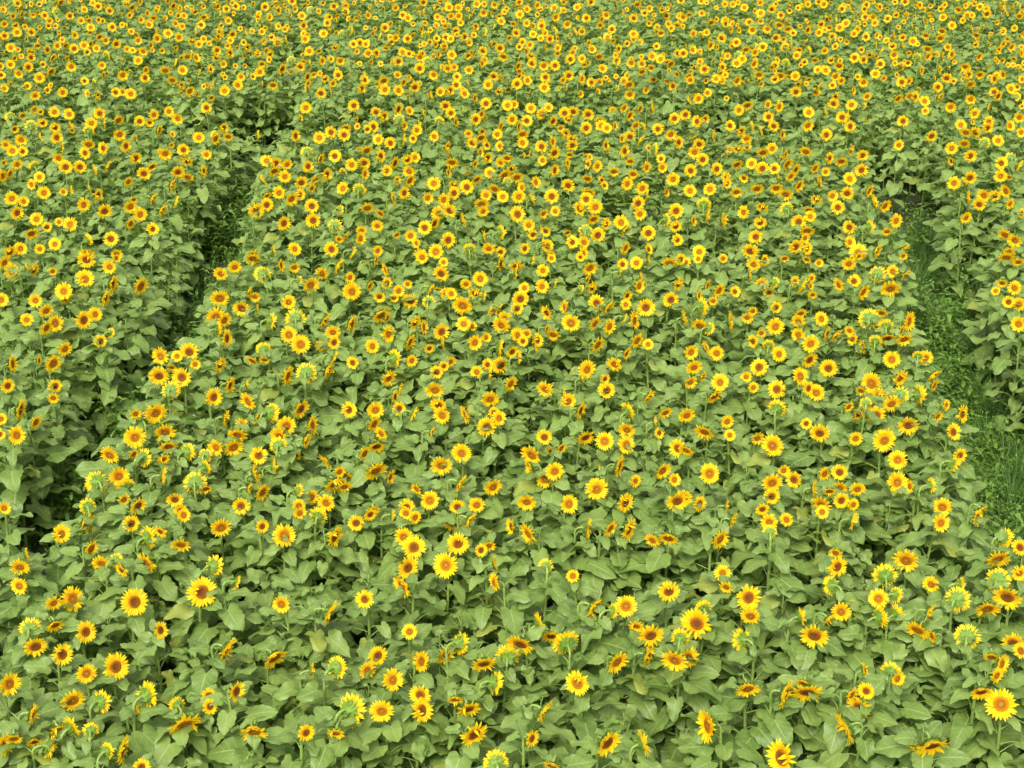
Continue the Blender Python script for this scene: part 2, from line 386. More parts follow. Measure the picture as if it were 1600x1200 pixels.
# ------------------------------------------------------------------ every bloom: place in the field, size, how it is turned
# "@x,y" opens a part of the field; each entry: across, down, width of the bloom, how it is turned
DATA = """@0,800 285,103,90,F;403,50,100,R;425,170,85,R;475,238,88,F;540,225,60,q;575,270,40,L;92,255,95,F;92,345,85,g;122,200,70,e;615,52,75,F;860,15,70,F;690,120,110,q;755,90,60,L;690,235,110,L;848,150,98,F;1035,70,100,F;1000,255,110,q;1107,330,75,e;945,375,140,F;628,422,130,F;1320,430,88,F;1225,65,35,s;1330,110,110,F;1565,115,110,R;1490,20,90,B;1405,5,70,F;335,408,120,f;250,425,80,D;140,550,110,B;258,527,90,D;165,628,110,D;400,562,105,f;290,668,105,f;750,555,85,R;1540,470,140,r;1060,640,130,r;1285,680,130,D;1460,745,75,e;1575,730,110,q;405,755,95,F;540,725,130,F;40,805,115,f;340,880,115,F;470,890,110,q;150,945,100,r;685,860,130,q;830,905,80,B;865,990,160,D;1105,840,100,R;1190,1025,135,F;20,1090,110,f;65,1055,60,F;160,1075,80,D;230,1100,110,e;270,1015,50,D;330,1010,110,q;425,1025,80,B;500,1120,80,q;570,1115,140,r;975,860,35,s;980,912,30,s;1430,1030,25,s;1575,1030,60,D;640,940,60,e;660,1195,40,s@533,800 70,50,75,F;135,10,60,f;305,5,70,F;345,25,70,f;235,15,50,e;525,55,90,D;600,35,90,r;800,68,80,l;880,100,110,L;1150,75,100,e;1260,75,85,R;1345,80,115,r;1460,130,75,F;1535,120,100,F;295,115,92,F;340,165,110,F;547,147,105,F;493,248,125,F;655,178,65,f;693,155,50,F;718,240,70,e;720,330,90,l;310,260,110,F;290,345,120,L;112,408,88,F;960,255,60,B;1087,300,60,F;1178,445,115,r;1335,440,105,F;1268,465,70,q;1535,370,105,F;320,562,73,F;555,615,110,q;485,668,103,F;170,672,95,f;120,740,85,f;372,700,100,R;925,530,120,q;840,615,140,D;668,708,120,D;780,680,120,B;985,580,90,D;1055,615,130,B;1450,575,125,d;1385,530,60,D;1435,675,120,r;1290,700,120,R;1565,690,135,d;1590,590,90,B;238,787,110,f;373,855,105,F;375,930,120,R;715,800,115,q;595,920,120,D;535,875,70,D;1110,800,120,F;950,930,120,r;190,930,115,F;40,930,170,q;890,1060,75,R;620,1040,140,F;725,1175,120,B;990,1185,70,D;1245,1080,140,R;1410,1085,130,q@1066,800 235,40,80,r;175,125,105,R;370,10,60,F;408,45,80,F;490,35,65,F;410,95,70,B;655,0,70,F;795,40,90,e;1210,50,90,f;1380,25,75,r;1505,120,100,q;1585,165,80,F;1480,215,120,D;1580,285,80,F;1480,320,120,B;1525,395,140,d;720,190,60,F;725,255,100,f;700,345,95,p;190,285,80,F;207,350,70,F;308,400,125,F;320,485,95,d;70,520,150,d;100,450,80,B;550,490,90,q;1050,222,125,d;950,300,115,B;998,390,80,q;920,405,95,F;1168,338,82,F;1300,340,60,q;1290,410,120,B;1155,470,90,r;745,465,95,F;795,450,60,B;685,500,80,r;620,575,140,d;920,495,110,q;1000,480,100,q;1105,550,120,D;1175,580,60,L;1430,450,120,D;1335,585,120,B;280,600,110,p;25,680,110,d;1550,610,110,D;1590,650,80,F;1450,675,60,D;1495,710,100,r;1470,765,70,R;975,750,100,B;1005,780,60,R;850,745,50,e;305,825,120,D;480,850,140,r;585,840,150,D;790,855,70,R;830,910,120,d;865,835,25,s;1400,840,110,D;1495,900,150,F;125,1000,170,l;770,1010,170,l;1080,1085,70,D;1170,1090,170,D;470,1150,170,L;570,800,70,D@0,400 20,30,70,F;52,70,70,f;122,50,50,e;155,65,60,R;247,70,40,F;405,15,85,F;397,108,88,F;515,50,68,F;545,10,45,f;525,130,90,r;490,200,90,r;657,140,90,R;5,205,70,F;167,208,70,F;300,165,85,F;303,195,65,F;215,255,70,d;390,300,90,f;445,272,70,f;125,300,60,F;255,315,85,f;215,335,70,R;470,398,65,F;515,360,55,q;302,435,72,F;247,502,90,f;55,505,80,r;180,490,45,r;35,608,70,F;258,608,70,F;250,665,60,F;92,720,110,r;165,778,65,R;75,840,90,f;5,765,60,F;20,1180,50,F;0,835,40,F;1035,82,72,d;1100,50,62,F;1185,10,80,D;1230,85,80,B;1315,45,70,r;1380,52,50,F;1400,115,50,q;1455,135,85,F;1510,80,70,D;1580,45,80,r;1030,195,90,d;1165,170,60,r;1195,190,60,d;1133,243,85,F;1205,250,40,e;1353,215,65,F;1010,285,95,d;1050,300,80,F;1020,345,80,e;1060,385,90,r;1265,305,80,q;1385,295,100,B;1520,303,90,r;1560,355,70,D;1352,370,82,f;1407,415,95,F;1505,420,65,F;1565,405,70,f;755,468,90,g;830,470,50,F;888,448,90,d;915,508,55,F;1030,508,75,R;745,560,95,d;853,567,95,F;805,520,50,D;800,630,90,B;1000,660,90,f;1075,605,85,r;1155,605,30,e;1185,490,75,L;1235,440,70,B;1240,485,50,D;1345,560,100,r;1435,550,100,B;1490,490,50,r;1535,540,90,r;1565,470,70,e;1165,680,95,L;1265,735,100,q;1205,760,100,r;1408,715,95,R;1055,760,80,r;728,733,110,F;635,740,65,d;665,775,85,B;772,823,103,d;632,847,105,d;515,930,95,g;625,930,60,D;670,945,90,q;790,890,80,D;875,920,90,q;765,950,60,D;760,1030,90,e;1015,895,85,g;1093,895,95,F;960,935,65,B;965,990,80,q;1140,790,75,L;1115,835,95,D;1340,795,95,F;1310,840,90,F;1305,890,85,B;1460,795,95,r;1432,865,80,r;1383,935,60,F;1278,985,85,e;1212,935,85,F;1195,1020,100,e;1165,1090,60,r;1228,1105,90,R;455,1060,110,B;555,1030,100,F;590,1085,95,B;580,1140,60,D;915,1065,110,B;965,1090,60,D;820,1140,80,F;645,1170,90,f;845,1190,50,F;410,1175,80,B;1130,1170,85,F;1460,1130,80,F;1530,1155,85,g;1400,1170,70,F;1395,1100,60,q;1530,960,90,l;1590,1010,60,F;1570,1065,110,D@533,400 380,5,65,F;480,30,50,F;470,80,80,d;210,65,65,l;160,20,50,r;40,100,60,f;48,165,90,f;132,138,60,r;180,190,62,F;248,195,35,F;213,127,60,F;268,163,55,d;312,132,50,d;325,208,82,F;415,150,55,r;490,175,65,f;515,178,55,f;410,215,60,B;455,158,40,D;585,130,50,d;650,108,70,F;745,35,75,r;820,45,70,D;815,80,60,e;945,68,62,F;985,12,50,F;1000,125,40,e;940,143,70,f;893,20,50,e;1122,5,40,F;1165,55,72,d;1318,40,60,F;1385,32,65,F;1305,75,50,e;1440,20,50,e;1540,32,72,F;1590,15,60,F;1405,95,50,e;1395,140,75,R;1578,130,68,R;1150,110,55,r;1175,148,68,R;1120,155,50,q;630,175,75,D;665,190,60,e;570,230,95,D;860,150,55,F;840,200,80,d;825,245,57,F;1200,220,78,F;1340,185,60,R;1333,228,55,F;1428,240,88,d;1250,240,85,r;1545,205,75,d;1325,290,50,e;1370,300,95,r;185,275,90,D;215,290,50,R;345,312,80,R;385,335,75,r;470,355,80,F;218,365,85,R;320,400,85,r;145,422,68,f;45,320,90,r;575,318,72,F;615,330,50,f;740,240,50,r;710,262,60,f;770,290,70,d;752,322,88,D;965,265,80,L;1050,240,70,l;1078,312,90,F;1188,315,75,R;1255,330,72,R;960,340,40,r;995,368,72,F;1385,395,75,R;1438,415,35,F;1335,455,65,r;1200,415,85,R;825,372,80,R;870,363,55,D;918,395,65,R;910,435,40,e;850,400,30,s;625,405,80,f;678,382,45,f;738,430,80,e;800,448,60,F;828,475,60,e;475,415,60,e;413,432,50,F;510,495,65,F;480,515,40,F;450,543,62,F;55,500,65,g;245,480,85,q;330,490,65,F;220,570,85,R;685,510,60,f;745,510,80,f;637,543,62,F;690,545,60,e;792,598,82,R;1150,530,90,f;1283,505,72,g;1130,575,50,e;1235,575,45,f;1245,627,82,F;958,622,85,g;1062,680,80,F;1040,640,50,e;1120,722,85,r;1440,660,85,r;1340,730,90,q;1520,733,68,F;440,625,95,d;250,660,60,r;275,620,50,r;270,715,65,f;160,720,85,F;152,785,80,R;190,830,65,L;335,735,75,e;585,745,90,l;697,668,88,d;458,697,80,D;475,745,88,F;715,735,60,f;738,760,70,f;680,800,95,d;35,722,80,f;420,825,40,r;470,978,105,d;565,922,95,F;108,925,80,R;165,890,90,D;160,1003,120,D;228,1035,80,R;555,1065,100,r;355,1090,60,L;415,1145,90,F;305,1180,85,F;545,1175,75,F;635,1165,80,F;710,1080,90,f;15,1080,80,D;20,1030,80,D;150,1190,70,D;895,930,110,g;885,990,90,l;953,848,70,F;1000,1008,90,F;952,1045,80,f;1030,900,60,R;985,910,60,D;1145,848,90,D;1235,868,90,F;1335,885,90,f;1340,812,85,d;1490,830,60,R;1468,780,50,e;1505,1005,85,f;1580,900,90,g;1560,1050,60,f;1215,1005,60,e;1300,985,110,r;1378,1055,70,R;1198,1090,110,d;1065,1162,95,F;870,1150,95,F;1330,1155,95,R;1575,1145,110,F@1066,400 15,30,50,F;75,15,45,F;190,10,30,s;335,38,65,D;385,20,60,R;480,10,45,F;585,15,45,F;640,33,45,F;780,35,65,d;825,0,50,D;1035,0,50,F;915,85,80,B;988,72,60,F;1045,85,60,r;805,118,62,F;735,135,75,L;845,168,80,R;315,90,50,e;370,135,75,F;430,125,60,q;405,170,50,D;525,120,55,R;555,140,85,e;605,105,50,R;600,140,50,r;610,180,50,D;245,168,55,F;170,160,70,R;145,210,42,F;115,140,70,r;75,190,70,r;5,290,80,e;85,240,90,q;85,325,85,F;125,340,60,q;440,240,62,F;305,288,65,F;330,258,50,F;222,305,95,e;650,295,72,R;555,268,60,D;545,305,75,d;435,330,78,d;545,368,75,F;600,410,85,F;370,360,40,F;335,400,60,L;405,420,60,B;452,460,75,f;675,365,80,r;720,370,80,r;785,350,55,D;800,390,60,g;850,425,75,l;875,295,100,B;955,330,80,B;935,265,60,D;1060,305,100,r;1025,350,60,r;1040,388,75,D;960,385,90,D;905,400,60,B;975,150,100,D;980,485,80,F;1020,570,85,R;890,595,105,d;840,630,55,D;930,655,90,d;980,690,90,d;1020,650,85,B;910,745,90,F;1105,650,100,q;825,738,80,R;860,690,45,B;778,705,50,R;1140,478,80,f;1105,470,50,B;1175,560,90,r;1180,605,70,r;1235,700,60,r;1195,750,50,R;1310,740,90,r;1268,825,85,R;1060,790,103,d;1300,935,80,R;1265,970,100,q;945,862,110,F;812,855,70,F;1010,955,92,F;645,828,95,d;580,785,35,s;630,640,80,F;590,620,70,R;550,565,90,R;595,485,85,R;685,525,85,F;445,625,88,F;445,715,90,B;362,522,85,F;425,887,105,F;352,852,65,F;210,775,68,f;222,840,55,F;105,822,100,D;20,745,80,f;20,910,80,F;40,450,80,f;162,455,78,F;55,520,80,D;38,590,70,f;95,565,50,r;175,592,85,F;150,655,80,R;110,430,80,e;125,1020,100,F;475,1005,60,f;525,1047,85,g;420,1060,100,d;420,1125,75,F;665,1020,75,R;738,1012,72,F;615,1090,80,e;655,1165,105,F;745,1145,80,f;740,1085,80,D;690,1100,60,D;820,1090,70,F;800,1165,60,f;1005,1060,105,F;1070,1080,50,L;1160,1075,80,q;1220,1175,90,d;1400,1185,50,r;5,1135,90,F;80,1160,80,R;205,1175,60,e;375,1185,60,D;1520,5,80,D;1575,28,60,D;1560,150,65,F;1500,125,50,D;1580,225,65,F;1530,215,60,d;1578,318,75,F;1470,165,30,s;300,565,20,s;330,615,25,s@0,0 80,10,35,F;15,45,35,f;155,70,30,d;100,65,35,r;60,75,30,D;210,72,40,F;265,55,35,B;328,75,38,F;285,10,40,D;395,45,32,f;460,30,38,F;435,15,30,F;515,50,38,d;597,25,35,r;380,97,35,F;462,93,30,F;480,97,25,F;232,97,32,d;228,122,30,D;260,122,27,F;20,112,38,F;72,118,33,F;80,152,40,F;148,150,38,d;22,168,38,F;425,130,38,F;527,127,42,d;573,117,28,F;607,72,30,F;690,62,35,R;718,85,38,D;698,117,38,F;660,93,33,F;732,50,30,f;812,27,40,R;835,72,30,F;862,73,35,F;822,110,30,f;855,123,32,F;943,117,52,F;955,80,35,D;915,55,35,D;905,47,30,F;1018,30,38,F;1062,42,38,d;1070,97,35,F;1090,15,30,F;1105,30,38,f;1242,32,36,F;1262,80,35,F;1303,50,38,R;1370,5,40,F;1415,75,38,F;1422,120,40,f;1455,45,35,B;1493,52,25,F;1535,108,38,F;1545,80,30,F;1565,30,40,F;1517,158,42,F;615,148,28,F;350,165,38,f;465,173,40,D;495,190,35,F;545,205,42,F;640,165,30,R;647,190,35,F;735,180,45,f;788,158,40,F;838,175,42,F;900,193,35,D;912,150,38,e;955,183,32,F;980,205,25,F;1020,175,40,R;1090,160,40,F;1080,190,35,F;1068,215,30,F;1150,155,40,e;1157,225,45,R;1237,193,35,F;1275,175,30,F;1303,200,42,F;1360,145,25,F;1335,137,30,F;1430,185,42,F;1440,165,30,F;1340,190,60,e;50,225,42,F;85,232,25,F;145,240,40,D;145,270,45,F;100,265,28,F;68,272,28,F;50,302,38,F;175,215,35,D;268,215,40,f;307,212,35,F;348,228,45,F;410,243,30,F;453,227,38,F;423,205,35,R;245,270,50,R;312,275,30,R;500,260,50,q;595,230,32,F;622,237,32,F;672,240,40,F;648,285,62,F;575,352,62,F;680,365,48,F;775,330,55,D;760,237,30,F;823,225,32,R;855,330,48,F;878,265,40,D;918,272,50,R;1015,270,38,F;1017,235,45,d;1075,250,45,R;1205,250,40,R;1265,252,42,R;1450,240,42,F;1572,222,38,D;1510,285,50,R;1228,300,40,D;1217,338,50,F;1322,322,48,R;1408,312,60,d;1365,285,45,B;1440,358,45,R;1585,352,60,F;1595,285,45,d;335,312,58,d;185,365,55,F;132,315,48,f;88,345,55,d;240,335,50,D;5,352,35,F;483,352,40,r;20,415,40,F;118,405,35,e;293,433,55,F;165,448,45,D;455,450,55,r;543,433,58,F;613,440,52,d;848,403,55,R;888,427,52,F;808,375,45,D;922,440,35,r;990,457,38,D;1053,427,55,F;1113,400,48,f;1130,360,40,F;1280,398,45,D;985,410,40,e;1505,437,62,d;1433,505,50,F;968,505,55,F;792,522,45,F;720,538,50,f;833,555,62,F;702,575,42,F;655,568,55,F;555,563,60,F;468,532,52,F;428,578,65,F;488,577,60,e;325,535,48,F;255,525,50,F;160,515,45,f;190,525,30,d;50,550,60,B;105,540,35,D;200,575,40,d;145,590,60,B;258,597,48,F;335,595,60,e;415,615,50,B;265,645,58,F;187,645,50,e;68,605,40,f;100,655,62,F;28,678,50,d;58,708,50,F;105,710,45,F;560,630,68,F;590,685,70,R;635,740,60,f;775,720,72,F;860,703,65,d;932,645,65,F;1010,650,75,R;1048,600,65,R;1070,640,50,D;968,725,45,F;1208,635,65,e;1385,637,62,R;1497,647,68,F;1553,620,55,d;745,610,60,r;485,695,65,L;400,717,55,g;415,675,60,D;290,690,45,e;275,742,68,F;308,782,60,F;375,782,75,F;440,797,55,e;500,780,55,r;675,812,75,F;712,780,50,D;835,805,70,d;880,830,60,F;878,757,50,D;952,805,60,r;805,868,75,r;715,930,75,r;820,945,65,e;757,985,60,r;185,830,50,F;80,770,50,F;45,812,50,R;10,825,60,R;150,865,50,L;160,780,50,B;205,905,60,F;330,900,65,e;297,900,40,F;457,915,65,R;390,960,65,f;418,890,40,e;55,930,62,F;110,945,50,F;80,998,75,F;172,1028,70,F;222,1063,55,g;147,1092,68,F;278,1040,45,g;330,1052,72,g;490,988,70,d;610,968,65,d;655,1005,65,f;610,1048,60,R;625,935,40,D;715,1073,68,f;520,1120,78,F;408,1125,60,q;258,1145,65,F;187,1167,55,F;45,1180,70,D;95,1165,60,F;405,1190,80,D;548,1190,55,F;1293,765,70,d;1250,755,60,F;1285,800,60,F;1335,828,68,F;1413,855,72,F;1443,780,55,F;1478,848,65,f;1530,818,68,R;1570,732,65,F;1500,745,60,r;1440,715,60,B;1345,770,50,D;1230,845,65,e;1308,903,55,F;1250,915,45,R;1365,932,65,f;1405,912,55,F;1250,960,65,d;1200,985,85,d;1330,1047,75,f;1462,965,70,F;1468,1033,70,d;1568,1060,75,B;1555,1168,75,F;1380,1167,65,f;1283,1175,60,e;1190,1190,70,D;1215,1000,50,e;1590,985,50,q;1590,1120,50,D@533,0 385,10,35,F;20,30,40,R;20,55,35,F;125,72,38,R;72,85,30,D;255,37,36,F;290,72,42,F;312,85,40,f;205,130,40,F;175,170,40,e;255,177,35,F;312,182,45,d;395,165,40,B;390,207,28,F;442,208,32,R;338,113,25,F;393,108,28,F;355,42,35,r;383,58,40,e;432,38,40,e;452,80,35,F;507,35,38,d;550,38,35,F;515,75,35,d;550,75,38,F;480,100,30,F;488,122,30,D;492,177,46,F;578,172,45,d;622,165,28,F;628,127,42,R;668,60,48,F;635,20,35,F;672,20,28,F;720,22,35,F;750,100,45,F;738,80,35,R;668,150,40,q;835,10,35,F;838,68,42,F;775,42,25,F;870,108,35,F;822,153,42,F;788,177,30,D;900,160,35,F;940,122,48,F;955,155,35,F;978,183,40,f;935,180,30,F;885,210,38,d;918,25,35,R;1000,38,35,F;1005,80,40,D;1018,50,50,q;1060,113,40,d;1107,35,40,F;1150,85,38,F;1128,147,35,F;1095,150,45,e;1170,10,45,F;1243,70,40,F;1220,90,35,R;1215,118,38,D;1270,137,38,d;1250,175,38,F;1275,190,30,D;1320,65,38,e;1373,85,42,F;1388,20,38,F;1370,160,45,F;1423,60,32,F;1445,40,32,F;1430,95,35,e;1460,95,25,F;1505,47,28,F;1535,112,35,F;1547,132,32,d;1482,128,30,F;1500,155,40,F;1478,217,32,F;1590,75,40,F;45,145,40,e;5,160,40,B;58,207,38,F;115,207,33,F;127,250,45,F;165,250,50,R;5,285,48,F;210,225,28,F;268,287,55,F;288,245,38,F;318,252,30,F;370,268,42,d;405,290,50,B;455,255,40,r;518,258,50,F;500,320,38,F;530,315,40,d;600,328,38,F;595,260,35,D;665,238,45,F;668,285,40,f;368,320,50,F;435,350,45,F;543,360,42,F;265,350,35,F;762,265,50,F;745,225,45,D;835,220,35,F;828,310,48,R;895,297,52,d;950,308,52,F;1003,307,52,F;1075,278,42,F;1015,225,35,F;1015,250,35,D;890,260,35,D;1130,275,38,F;1140,303,35,F;1175,232,40,F;1160,200,30,R;1085,245,35,F;1225,322,52,F;1210,265,45,D;1300,230,45,R;1360,295,58,d;1290,305,45,e;1410,335,40,D;1410,298,40,d;1457,265,45,F;1498,278,48,F;1455,318,40,D;1580,250,45,F;1545,298,40,D;110,375,60,R;95,415,50,f;200,378,58,D;205,420,65,F;268,425,55,F;292,385,38,R;345,408,55,d;420,450,50,e;465,430,42,F;508,425,50,R;540,400,42,F;578,440,55,f;625,460,50,r;690,397,48,g;715,357,50,D;755,362,45,l;825,393,52,F;873,378,52,f;958,362,45,F;952,412,55,F;1040,375,35,D;1067,353,50,d;1128,370,58,R;1055,408,32,e;1350,397,65,D;1353,443,65,D;1325,380,40,F;1465,372,35,D;60,495,60,F;165,525,50,D;200,545,55,R;268,510,60,R;320,520,45,R;385,535,50,e;270,560,60,B;295,590,45,R;150,595,60,f;125,605,40,d;365,585,45,e;355,610,50,F;338,650,42,F;438,640,50,g;515,530,55,F;490,495,50,d;535,572,50,r;460,570,45,B;630,560,60,F;655,535,45,R;680,485,50,F;780,495,60,F;810,490,45,F;800,560,50,f;870,567,60,f;890,508,48,F;938,535,48,F;972,505,45,F;992,567,50,R;1048,530,50,F;1088,522,48,F;1065,558,40,D;1158,535,55,F;1220,590,60,F;1245,600,48,F;1215,565,50,D;1275,520,45,D;1325,505,45,R;1350,540,50,R;1398,510,50,r;1380,590,60,f;1410,595,40,q;1455,505,50,e;1562,555,55,F;1148,600,55,d;1485,605,60,g;1545,630,60,d;1580,668,55,R;15,632,55,F;20,600,50,D;175,655,60,g;232,670,55,g;290,655,55,e;495,690,70,r;615,670,65,F;655,645,60,D;597,625,40,F;685,680,45,L;733,630,50,F;745,590,45,r;745,685,48,L;830,590,45,r;850,628,55,D;850,670,60,f;940,687,52,F;990,665,60,r;1050,628,55,R;1085,650,50,D;1083,680,50,F;1072,725,40,D;998,715,55,F;1240,682,60,r;1355,640,55,D;1315,650,40,R;1400,655,55,r;1328,708,60,R;1465,700,60,q;1500,745,42,F;1505,785,52,d;120,705,60,D;183,732,55,R;310,748,55,F;345,738,50,F;250,762,55,R;108,762,55,F;50,772,60,F;110,815,50,R;213,800,50,F;320,802,55,F;320,845,60,R;295,905,60,R;240,930,60,e;262,845,45,R;520,760,65,D;500,810,50,r;587,800,50,f;625,768,45,R;650,715,45,R;685,740,62,R;748,762,50,g;780,740,50,D;697,810,50,F;765,818,60,D;823,830,65,D;780,850,40,B;635,840,55,D;800,790,50,D;945,752,50,F;1000,798,60,R;1060,770,70,r;1150,735,50,D;1200,778,55,f;1160,770,40,L;1280,803,55,D;1155,837,55,D;1225,845,50,L;1430,785,55,R;1355,755,40,D;1370,815,50,D;1555,840,62,F;1340,862,65,f;1410,882,55,f;1065,867,60,d;910,855,55,R;435,860,70,F;405,928,55,F;85,890,80,B;10,885,60,g;480,937,72,F;528,905,55,F;590,877,70,F;530,865,50,D;680,915,50,F;720,885,60,D;758,922,50,F;832,922,72,F;850,880,50,L;658,955,70,D;665,990,58,F;895,935,75,e;988,920,65,F;1160,902,60,D;1150,935,60,F;1190,970,65,F;1120,978,65,L;1390,952,60,f;1400,1003,65,F;1428,915,50,e;1570,988,75,F;123,975,75,F;185,1000,60,L;455,998,65,F;510,985,65,F;570,1030,80,e;170,1058,65,D;95,1080,55,D;90,1118,70,R;393,1068,70,F;435,1045,65,R;500,1125,75,F;325,1105,65,F;260,1100,40,D;355,1140,50,L;825,1005,90,F;880,1055,65,F;898,1100,55,F;948,1000,52,F;1005,990,50,F;960,1083,50,F;860,1165,55,f;965,1152,60,f;945,1135,45,e;1060,1090,45,D;1183,1025,60,D;1240,1050,60,R;1310,1043,70,F;1330,1080,70,r;1202,1102,75,F;1140,1135,65,F;1083,1135,60,F;1145,1080,60,B;1440,1092,75,d;1568,1060,65,F;1575,1125,55,F;1520,1030,60,q;1330,1162,60,R;1440,1170,55,R;745,1090,80,q;692,1165,65,d;670,1115,70,e;600,1170,60,B;445,1180,80,F;375,1190,60,F;750,1180,50,F;170,1175,55,f;20,1105,50,r;50,1180,60,e;1130,1190,60,R;985,1190,40,D@1066,0 90,5,35,F;35,70,35,F;5,80,40,F;92,62,35,F;118,75,35,e;115,152,35,F;135,105,38,D;50,158,40,R;202,97,48,F;185,178,42,F;315,105,45,F;330,140,38,F;368,62,42,F;368,100,30,D;400,135,38,d;420,43,40,F;365,12,30,F;463,72,38,F;455,117,42,D;503,50,30,F;542,37,30,F;495,135,40,D;520,155,35,F;438,177,42,d;588,20,30,d;663,20,42,F;588,140,45,R;640,153,35,F;670,80,50,e;748,42,42,F;738,130,42,F;768,110,42,F;705,172,40,D;690,130,35,D;820,140,45,R;805,158,35,F;860,173,38,f;858,80,38,F;895,80,35,F;903,107,35,F;855,42,30,F;925,35,42,R;963,88,42,F;1048,72,38,R;1045,8,35,F;1112,25,35,R;1130,97,40,e;1170,95,22,F;1222,82,35,F;1265,120,38,F;1295,45,45,D;1335,72,35,F;1358,72,30,F;1428,65,48,d;1490,25,55,e;1545,40,70,r;1580,75,35,D;1503,147,38,f;1095,145,45,e;1142,165,38,D;1218,145,40,D;1210,178,42,D;1080,195,40,F;1033,175,38,D;992,170,40,e;957,190,28,F;985,215,38,D;1030,210,40,e;907,210,30,e;1355,135,40,e;1380,165,45,D;1375,207,38,R;1437,170,50,e;1480,235,40,R;1505,205,38,R;1525,183,30,D;1542,220,42,R;1590,250,50,r;1590,165,50,r;1390,265,42,R;1245,220,38,d;132,213,60,R;48,235,50,R;5,250,50,F;235,210,50,R;255,200,40,F;298,232,42,D;340,245,42,f;378,222,42,F;185,250,50,e;483,222,42,F;510,220,45,e;545,235,38,D;537,260,38,F;590,240,50,q;667,238,38,F;573,290,30,F;433,308,42,f;485,295,40,B;335,300,48,R;255,297,65,F;105,325,60,F;60,318,40,D;188,315,50,R;30,360,55,R;158,370,45,F;185,378,38,R;255,378,48,R;360,350,65,D;433,370,42,F;460,355,48,D;530,357,50,F;593,372,35,D;672,330,55,f;718,358,50,F;745,378,38,D;735,308,55,D;808,272,50,F;850,280,50,F;880,255,40,D;993,257,50,F;928,240,60,e;928,300,58,d;905,347,62,F;1025,312,52,R;1058,295,35,D;1100,270,60,B;1150,265,55,R;1150,230,50,D;1220,265,48,e;1120,330,45,r;1205,328,45,r;1240,365,50,F;1265,255,50,L;1325,312,45,D;1395,350,60,D;1340,350,45,R;850,385,45,D;1030,385,48,F;1060,380,40,R;1198,408,60,f;1350,395,70,D;1465,370,50,L;1505,350,60,L;1540,417,55,f;1480,450,50,R;640,405,50,r;533,430,60,F;800,425,45,r;720,450,40,D;710,485,58,D;793,492,62,F;1010,460,50,R;1090,455,50,R;1135,475,52,f;1205,455,50,r;1352,465,60,d;1258,502,60,F;1432,505,45,e;1370,532,62,F;1438,570,55,d;1580,550,50,d;75,463,48,f;30,475,50,e;15,538,55,F;105,560,58,R;70,570,60,L;265,517,65,f;305,492,55,D;400,490,45,R;452,500,55,R;405,548,60,F;430,590,50,D;223,590,52,F;275,615,58,R;320,595,50,q;365,615,60,q;468,630,55,r;593,527,62,F;588,588,68,d;670,525,65,e;750,550,55,F;775,540,45,e;787,592,65,f;675,632,68,f;1035,568,65,d;1168,637,55,F;1305,587,58,f;1330,620,55,D;1375,620,60,D;1430,600,60,D;1535,590,55,R;1588,620,50,F;1480,660,65,f;1415,670,55,B;1322,672,52,D;1262,695,62,F;1015,680,45,F;145,640,60,e;80,675,75,d;58,712,55,D;95,748,65,d;40,800,65,F;160,792,55,f;262,698,45,F;303,685,55,R;378,713,55,D;422,697,62,d;325,768,50,F;375,790,62,F;432,790,55,F;255,770,55,D;490,767,58,R;530,795,65,R;508,825,50,R;545,870,65,R;480,725,50,r;580,710,60,D;690,742,60,R;620,787,50,R;672,805,45,F;640,850,55,e;745,755,60,D;790,705,50,r;845,728,65,d;840,797,78,f;783,840,60,f;773,905,75,F;875,895,70,r;703,918,55,f;630,935,55,D;730,972,65,d;900,945,75,e;950,965,80,R;1000,1035,75,R;485,910,75,D;440,880,55,D;350,885,70,D;255,900,60,D;130,888,65,F;35,895,55,F;210,835,60,L;290,835,45,D;100,960,60,B;115,1010,70,e;375,970,55,D;290,995,65,L;365,1042,60,D;50,1035,60,r;190,1035,85,e;490,980,60,B;595,985,55,D;600,1015,55,F;545,1040,80,F;785,1065,65,F;785,1135,65,f;875,1065,65,q;960,1085,55,D;345,1110,80,d;575,1115,55,R;585,1080,70,D;530,1155,75,F;583,1165,65,R;320,1175,80,d;825,1185,85,F;910,1175,70,r;1040,1165,60,r;80,1180,65,F;1350,730,75,d;1495,765,60,f;1575,775,60,e;1540,740,50,B;1492,825,65,F;1262,755,45,L;1348,832,72,d;1275,858,55,F;1415,915,65,D;1465,915,50,D;1520,895,60,L;1393,957,62,F;1340,925,70,e;1330,1020,65,R;1535,955,55,R;1590,1000,50,R;1515,1100,75,D;1560,1125,70,D;1525,1185,80,D"""
AZ = dict(F=(3, 28), f=(28, 8), g=(-28, 8), d=(0, 25), D=(5, 28), R=(46, 8), L=(-46, 8), r=(68, 7), l=(-68, 7), e=(90, 6), B=(180, 22), q=(122, 12), p=(-122, 12), s=(0, 30))
PT = dict(F=(.04, .24, .44, .28), f=(0, .15, .5, .35), g=(0, .2, .5, .3), d=(0, .6, .4, 0), D=(.75, .25, 0, 0), R=(.05, .45, .4, .1), L=(.1, .5, .4, 0), r=(.2, .5, .3, 0), l=(.2, .5, .3, 0), e=(.1, .3, .5, .1), B=(.4, .4, .2, 0), q=(.3, .4, .3, 0), p=(.3, .4, .3, 0), s=(0, 0, .5, .5))
rng = random.Random(5)
blooms = []
for blk in DATA.split('@')[1:]:
    hd, body = blk.split(' ', 1); ox, oy = map(int, hd.split(','))
    for it in body.strip().split(';'):
        a, b, c, k = it.split(','); X, Y, S = ox + int(a) / 3, oy + int(b) / 3, int(c) / 3
        if any(abs(X - q[0]) < 4 and abs(Y - q[1]) < 4 for q in blooms): continue
        blooms.append((X, Y, S, k))

